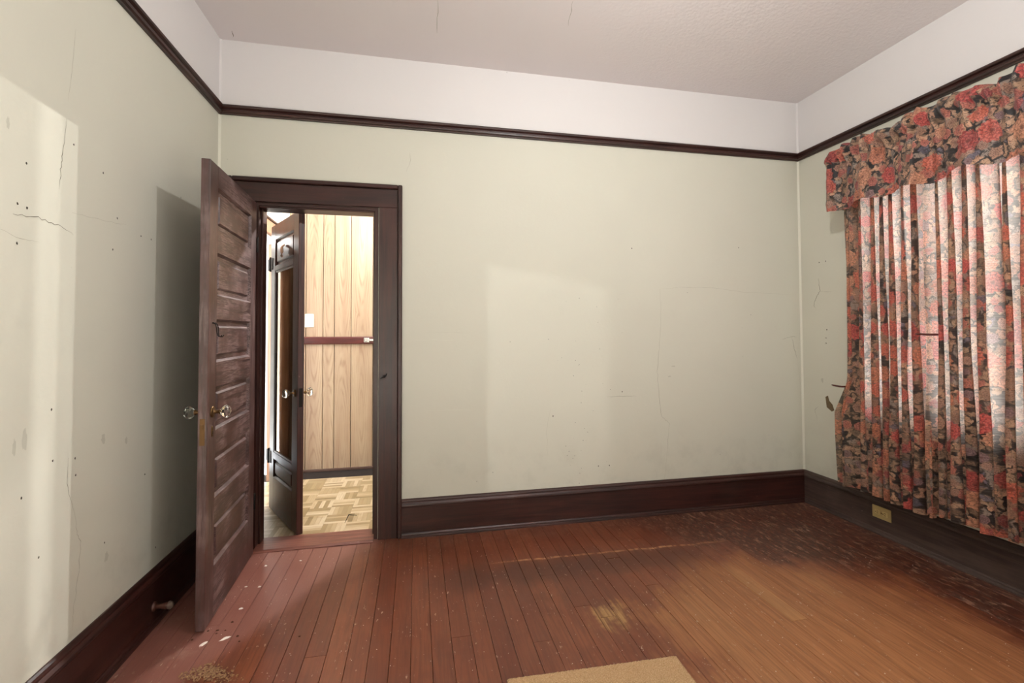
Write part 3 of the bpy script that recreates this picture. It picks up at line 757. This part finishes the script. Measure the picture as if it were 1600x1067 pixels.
val = tag(empty('valance', (2.682, 2.58, 2.28)), 'gathered floral valance hanging over the curtain tops', 'valance')
VY0, VY1 = 2.578, .95
def val_fn(a, b):
    """a: from the wall return round the corner and along the front; b: hem..top"""
    ret = .16; tot = ret+(VY0-VY1); s = a*tot
    z = 2.085+(2.475-2.085)*b
    if s < ret:
        t = s/ret; base = Vector((XR-.01-(XR-.01-2.682)*t, VY0, 0)); nrm = Vector((0, 1, 0)); fade = t
    else:
        base = Vector((2.682, VY0-(s-ret), 0)); nrm = Vector((-1, 0, 0)); fade = 1
    y = base.y
    big = .020*math.sin(2*PI*(s*3.4+.35*n1(s*2.3, 4)))+.012*n1(s*11, 6)
    lowf = (1-b)
    gather = .014*math.sin(2*PI*(s*17+.9*n1(s*5, 9)))*(math.exp(-((b-.80)/.14)**2)+.25)
    top = 0
    if b > .80:
        t = (b-.80)/.20
        top = .022*math.sin(PI*t)*(1+.9*n1(s*13, 12))+.020*math.sin(2*PI*(s*12+.8*n1(s*6, 15)))*t
        z += (.030*n1(s*9, 17)+.012*n1(s*31, 18))*t
    crum = .013*mnoise.noise(Vector((s*16, b*5, 2.2)))+.006*mnoise.noise(Vector((s*40, b*13, 5.1)))
    rod = .018*math.exp(-((b-.72)/.06)**2)
    fold = .050*math.exp(-((s-.735)/.022)**2)*min(1, lowf*1.6)-.025*math.exp(-((s-.785)/.02)**2)*lowf
    off = (big*(.35+lowf*.9)+gather+top+crum*1.0-rod*.6+fold)*fade
    p = base+nrm*off
    z += ((.012*math.sin(2*PI*(s*3.4+.35*n1(s*2.3, 4))+.8)+.016*n1(s*5.5, 21))*lowf**2.5)*fade
    if s > ret: p.y += .018*n1(s*6, 30)*lowf
    return (min(p.x, XR-.006), p.y, z)
vc = cloth('valance_cloth', M['valance'], lambda a, b: tuple(Vector(val_fn(a, b))-Vector((2.682, 2.58, 2.28))), 620, 70, val)
rb_ = tube(bmesh.new(), [(XR-.002, 2.552, 2.40), (XR-.11, 2.549, 2.40), (2.747, 2.53, 2.40), (2.745, 2.50, 2.40), (2.745, .97, 2.40)], .008)
for v in rb_.verts: v.co -= Vector((2.682, 2.58, 2.28))
link('curtain_rod', rb_, M['white_plastic'], val, True)
# holdback pegs
def peg(px, py, x, label, rx):
    p = at(px, py, 0, x)
    o = tag(empty('holdback_peg', (x, p.y, p.z)), label, 'peg', 'curtain holdback pegs')
    bm = bmesh.new(); tube(bm, [(XR-x-.004, -.02, 0), (.0, -.012, .001), (-.010, .0, .0015), (-.008, .045, .004), (-.004, .060, .005)], [.006, .006, .0062, .0055, .004], 8)
    link('peg_shaft', bm, M['peg'], o, True)
peg(1450, 523, 2.722, 'reddish wooden peg poking out between the two floral curtains', .1)
peg(1313, 604, 2.770, 'reddish wooden peg at the outer left curtain edge near the wall', .1)

# ------------------------------------------------------------------ outlet, door stop
oy = (at(1364, 789, 0, XR-.019).y+at(1393, 812, 0, XR-.019).y)/2
ou = tag(empty('wall_outlet', (XR-.019, oy, .135)), 'ivory duplex outlet set sideways in the right baseboard below the curtain', 'outlet')
box('plate', M['ivory'], ou, -.006, -.060, -.038, 0, .060, .038, .002)
for s in (-1, 1):
    f = box('receptacle', M['ivory_face'], ou, -.009, s*.024-.017, -.014, -.005, s*.024+.017, .014, .003)
    bm = bmesh.new()
    for dz in (-.006, .006): bx(bm, -.0098, s*.024-.007, dz-.0014, -.0085, s*.024+.003, dz+.0014)
    bx(bm, -.0098, s*.024+.008, -.003, -.0085, s*.024+.013, .003)
    link('slot', bm, M['slot'], f)
link('screw', lathe(bmesh.new(), [(.004, 0), (.0035, .0015)], axis_mat((-.006, 0, 0), (-1, 0, 0)), 10), M['brass'], ou)
sp = at(240, 950, 0, XL+.019)
ds = tag(empty('door_stop', (XL+.019, sp.y, max(.075, sp.z))), 'turned wooden door stop with pale rubber tip on the left baseboard', 'door stop')
link('base', lathe(bmesh.new(), [(.021, 0), (.021, .003), (.017, .008), (.012, .012)], axis_mat((0, 0, 0), (1, 0, 0)), 14), M['stopwood'], ds, True)
link('shaft', lathe(bmesh.new(), [(.012, .010), (.010, .02), (.0115, .035), (.0145, .048), (.015, .058)], axis_mat((0, 0, 0), (1, 0, 0)), 12), M['stopwood'], ds, True)
link('rubber_tip', lathe(bmesh.new(), [(.015, .058), (.0165, .060), (.0165, .067), (.013, .074), (.006, .077)], axis_mat((0, 0, 0), (1, 0, 0)), 12), M['rubber'], ds, True)

# ------------------------------------------------------------------ carpet remnant
ct = tag(empty('carpet_remnant', (0, 0, 0)), 'rectangular tan carpet remnant lying on the floorboards at the near edge', 'carpet')
A_, B_ = Vector((.330, 1.716, 0)), Vector((1.006, 1.698, 0))
ux = (B_-A_).normalized(); uy = Vector((ux.y, -ux.x, 0)); LX = (B_-A_).length; LYc = .55
def pile(a, b):
    e = min(a*LX, (1-a)*LX, b*LYc, (1-b)*LYc)
    p = A_+ux*(a*LX)+uy*(b*LYc)
    q = Vector((p.x*150, p.y*150, 0))
    p = p+Vector((mnoise.noise(q+Vector((9, 0, 0)))*.0025, mnoise.noise(q+Vector((0, 9, 3)))*.0025, 0))
    h = .011*min(1, (e/.010)**.6) if e > 0 else 0
    return (p.x, p.y, .0015+h+(.0032*mnoise.noise(q)+.0018*mnoise.noise(q*2.3) if e > .001 else 0))
cp = cloth('carpet_pile', M['carpet'], pile, 270, 210, ct); tag(cp, kind='stuff')

# ------------------------------------------------------------------ cracks, scuffs, nail holes (parts of the walls)
def ribbon(name, pts, wall, axis, val, out, width, mat, wob=.006, sub=6, seed=1):
    rr = random.Random(seed); P = [at(x, y, axis, val) for x, y in pts]; Q = []
    for a, b in zip(P, P[1:]):
        for k in range(sub): Q.append(a.lerp(b, k/sub))
    Q.append(P[-1]); n = Vector((0, 0, 0)); n[axis] = out
    bm = bmesh.new(); prev = None
    for i, q in enumerate(Q):
        d = (Q[min(i+1, len(Q)-1)]-Q[max(i-1, 0)]).normalized(); t = d.cross(n).normalized()
        q = q+t*rr.uniform(-wob, wob)*(0 if i in (0, len(Q)-1) else 1)
        wd = width*.62*(.25+.75*math.sin(PI*min(1, max(.06, i/(len(Q)-1)))))*rr.uniform(.6, 1.3)
        cur = (bm.verts.new(q-t*wd+n*.0006), bm.verts.new(q+t*wd+n*.0006))
        if prev: bm.faces.new((prev[0], prev[1], cur[1], cur[0]))
        prev = cur
    return link(name, bm, mat, wall)
def blob(name, px, py, wall, axis, val, out, rx, rz_, mat, seed=1, seg=10):
    c = at(px, py, axis, val); rr = random.Random(seed); bm = bmesh.new(); vs = []
    for k in range(seg):
        a = 2*PI*k/seg; r = rr.uniform(.65, 1.15); o = [0, 0, 0]
        ta, tb = [i for i in range(3) if i != axis]
        o[ta] = rx*r*math.cos(a); o[tb] = rz_*r*math.sin(a); o[axis] = out*.0007
        vs.append(bm.verts.new(c+Vector(o)))
    bm.faces.new(vs); return link(name, bm, mat, wall)
back = (wall_back, 1, D, -1); left = (wall_left, 0, XL, 1); right = (wall_right, 0, XR, -1)
for i, (pts, wl, wd, mt) in enumerate([
    ([(1031, 452), (1033, 500), (1030, 545), (1027, 580), (1030, 620), (1034, 650), (1046, 662), (1043, 700), (1038, 750)], back, .0016, 'crack_faint'),
    ([(1031, 452), (1060, 449), (1110, 449), (1160, 456), (1245, 461)], back, .0009, 'crack_faint'),
    ([(1222, 530), (1236, 526), (1246, 526)], back, .0012, 'crack'), ([(1237, 527), (1241, 545), (1246, 560)], back, .0018, 'crack'),
    ([(1246, 560), (1250, 600), (1268, 640), (1284, 660)], back, .0007, 'crack_faint'),
    ([(635, 268), (642, 250), (640, 238)], back, .0012, 'crack_faint'),
    ([(856, 712), (854, 670), (860, 640)], back, .0016, 'smudge'),
    ([(948, 620), (972, 619), (994, 619)], back, .0012, 'crack'),
    ([(630, 532), (680, 531), (730, 531)], back, .0010, 'sage_light'), ([(650, 643), (700, 641), (750, 640)], back, .0009, 'sage_light'),
    ([(666, 519), (690, 519), (734, 520)], back, .0010, 'smudge'),
    ([(1279, 435), (1281, 455), (1274, 467), (1272, 480)], right, .0028, 'crack'), ([(1281, 455), (1300, 456)], right, .0010, 'crack_faint'),
    ([(1274, 467), (1271, 476), (1276, 484)], right, .0012, 'crack_faint'),
    ([(1277, 655), (1273, 640), (1279, 635)], right, .0012, 'crack'),
    ([(104, 185), (98, 240), (94, 270), (92, 295)], left, .0015, 'crack'), ([(118, 45), (112, 110), (106, 158)], left, .0009, 'crack_faint'),
    ([(20, 334), (60, 340), (90, 352), (114, 367)], left, .0018, 'crack'),
    ([(112, 332), (160, 344), (200, 352)], left, .0008, 'crack_faint'),
    ([(0, 358), (30, 372), (60, 378)], left, .0008, 'crack_faint'),
    ([(107, 715), (104, 752), (108, 772), (114, 795)], left, .0012, 'crack'),
    ([(114, 795), (120, 830), (126, 850), (122, 900), (116, 940), (112, 985)], left, .0013, 'crack_faint'),
    ([(1254, 205), (1257, 212), (1256, 222), (1258, 232), (1254, 240)], right, .0012, 'crack_faint'),
    ([(684, 0), (683, 52)], (ceiling, 2, H, -1), .0025, 'crack_faint'), ([(895, 2), (888, 40)], (ceiling, 2, H, -1), .002, 'crack_faint'),
    ([(445, 75), (460, 80), (472, 78)], back, .0012, 'crack'), ([(363, 48), (364, 58)], (ceiling, 2, H, -1), .003, 'crack'),
]):
    wall, ax, val, out = wl
    ribbon('crack', pts, wall, ax, val, out, wd, M[mt], wob=.004 if wd > .0012 else .002, seed=i+3)
holes = [(987, 388), (1154, 387), (864, 650), (797, 534), (937, 545), (899, 563), (896, 587), (909, 611), (908, 629), (899, 660), (918, 675), (911, 688), (889, 705), (898, 712), (935, 728), (952, 727), (1125, 710), (1173, 492), (745, 752), (770, 738), (905, 466), (1074, 457), (895, 716), (884, 697), (972, 612), (857, 530), (905, 755)]
hr = random.Random(21)
holes += [(hr.gauss(905, 28), hr.uniform(470, 740)) for k in range(22)]+[(hr.uniform(640, 1235), hr.uniform(360, 740)) for k in range(34)]
for i, (x, y) in enumerate(holes):
    s = .0045 if i in (0, 1, 2, 14, 15, 24) else (.0026 if i < 27 else hr.uniform(.0010, .0022))
    blob('nail_hole', x, y, *back, s*.8, s*1.2, M['hole' if i < 50 else 'smudge'], i)
for i, (x, y) in enumerate([(115, 226), (161, 270), (41, 255), (42, 325), (27, 318), (183, 341), (220, 369), (236, 374), (26, 380), (82, 720), (33, 778), (60, 871), (226, 741), (163, 848), (243, 855), (117, 716), (118, 742), (176, 390), (80, 640)]):
    blob('nail_hole', x, y, *left, .0035, .0045, M['hole'], i+50)
for i, (x, y) in enumerate([(1290, 408), (1280, 410), (1292, 515), (1291, 528), (1291, 536)]):
    blob('nail_hole', x, y, *right, .004, .006, M['hole'], i+90)
for i, (x, y, a, b) in enumerate([(161, 686, .012, .020), (197, 688, .010, .014), (38, 688, .010, .035), (22, 700, .008, .03), (166, 870, .012, .02), (12, 192, .006, .02)]):
    blob('scuff', x, y, *left, a, b, M['smudge'], i+120, 14)
for i, (x, y, a, b) in enumerate([(1052, 572, .030, .008), (1046, 588, .022, .010), (1285, 594, .02, .03)]):
    w_ = right if x > 1260 else back
    blob('scuff', x, y, *w_, a*.6, b*.6, M['smudge'], i+140, 14)
# torn plaster beside the curtain
bm = bmesh.new(); vs = [bm.verts.new(at(x, y, 0, XR)+Vector((-.0015, 0, 0))) for x, y in ((1290, 620), (1294, 618), (1296, 626), (1301, 632), (1304, 641), (1300, 643), (1292, 636))]
bm.faces.new(vs); tag(link('torn_plaster', bm, M['bare'], wall_right), 'bare brown torn plaster')

# ------------------------------------------------------------------ debris on the floor
def chip_mesh(bm, c, r, rr, flat=.35):
    n = 6; vs = []
    top = []
    for k in range(n):
        a = 2*PI*k/n+rr.uniform(-.3, .3); q = r*rr.uniform(.6, 1.2)
        vs.append(bm.verts.new(c+Vector((q*math.cos(a), q*math.sin(a), 0)))); top.append(bm.verts.new(c+Vector((q*.7*math.cos(a), q*.7*math.sin(a), r*flat*rr.uniform(.6, 1.2)))))
    for k in range(n): bm.faces.new((vs[k], vs[(k+1) % n], top[(k+1) % n], top[k]))
    bm.faces.new(top); bm.faces.new(vs[::-1])
rr = random.Random(5)
def chip(px, py, r, mat, label, group, name='plaster_chip', stretch=1., ang=0.):
    p = at(px, py, 2, 0); bm = bmesh.new(); chip_mesh(bm, Vector((0, 0, 0)), r, rr)
    for v in bm.verts:
        v.co.x *= stretch
    o = link(name, bm, mat); o.location = (p.x, p.y, .0004); o.rotation_euler = (0, 0, ang); return tag(o, label, 'debris', group)
chip(352, 998, .010, M['chip'], 'long white plaster flake on the floor, nearest the open door', 'plaster flakes by the door', stretch=2.2, ang=.5)
chip(316, 1007, .010, M['chip'], 'white plaster flake on the floor left of the long flake', 'plaster flakes by the door', stretch=2.0, ang=.9)
chip(376, 951, .008, M['chip'], 'small white plaster flake in the light strip beside the door foot', 'plaster flakes by the door', stretch=1.3, ang=.2)
for x, y, lb in ((384, 917, 'tiny white plaster crumb close to the foot of the open door'), (405, 917, 'tiny white plaster crumb level with the one by the door foot, to its right'), (470, 876, 'tiny white plaster crumb lying nearest the doorway threshold'), (415, 884, 'tiny pale smear of plaster just in front of the threshold, left part')):
    chip(x, y, .008, M['chip'], lb, 'plaster crumbs before the threshold')
bm = bmesh.new()
for x, y in [(363, 972), (371, 994), (325, 986), (338, 990), (374, 1002), (468, 994), (340, 985), (300, 1000), (352, 985)]:
    chip_mesh(bm, at(x, y, 2, 0), rr.uniform(.003, .007), rr, .5)
tag(link('dark_crumbs', bm, M['chip_brown']), 'dark brown crumbs scattered beside the white plaster flakes', 'debris', None, 'stuff')
bm = bmesh.new()
for k in range(360):
    a = rr.random()**.7; px = 322+rr.gauss(0, 16)+(rr.random()*40-14); py = 1058-rr.random()*26*(1-abs(px-330)/70)
    if py > 1080 or abs(px-330) > 66: continue
    chip_mesh(bm, at(px, py+rr.random()*10, 2, 0)+Vector((0, 0, rr.random()*.004)), rr.uniform(.0015, .0052), rr, .6)
tag(link('sawdust_pile', bm, M['sawdust']), 'crumbly tan sawdust pile on the floor below the door at the near edge', 'debris', None, 'stuff')
bm = bmesh.new()
for k in range(260):
    px = rr.uniform(330, 1580); py = rr.uniform(860, 1060)
    chip_mesh(bm, at(px, py, 2, 0), rr.uniform(.0008, .0024), rr, .5)
tag(link('floor_grit', bm, M['chip']), 'fine pale grit sprinkled over the worn floorboards', 'grit', None, 'stuff')
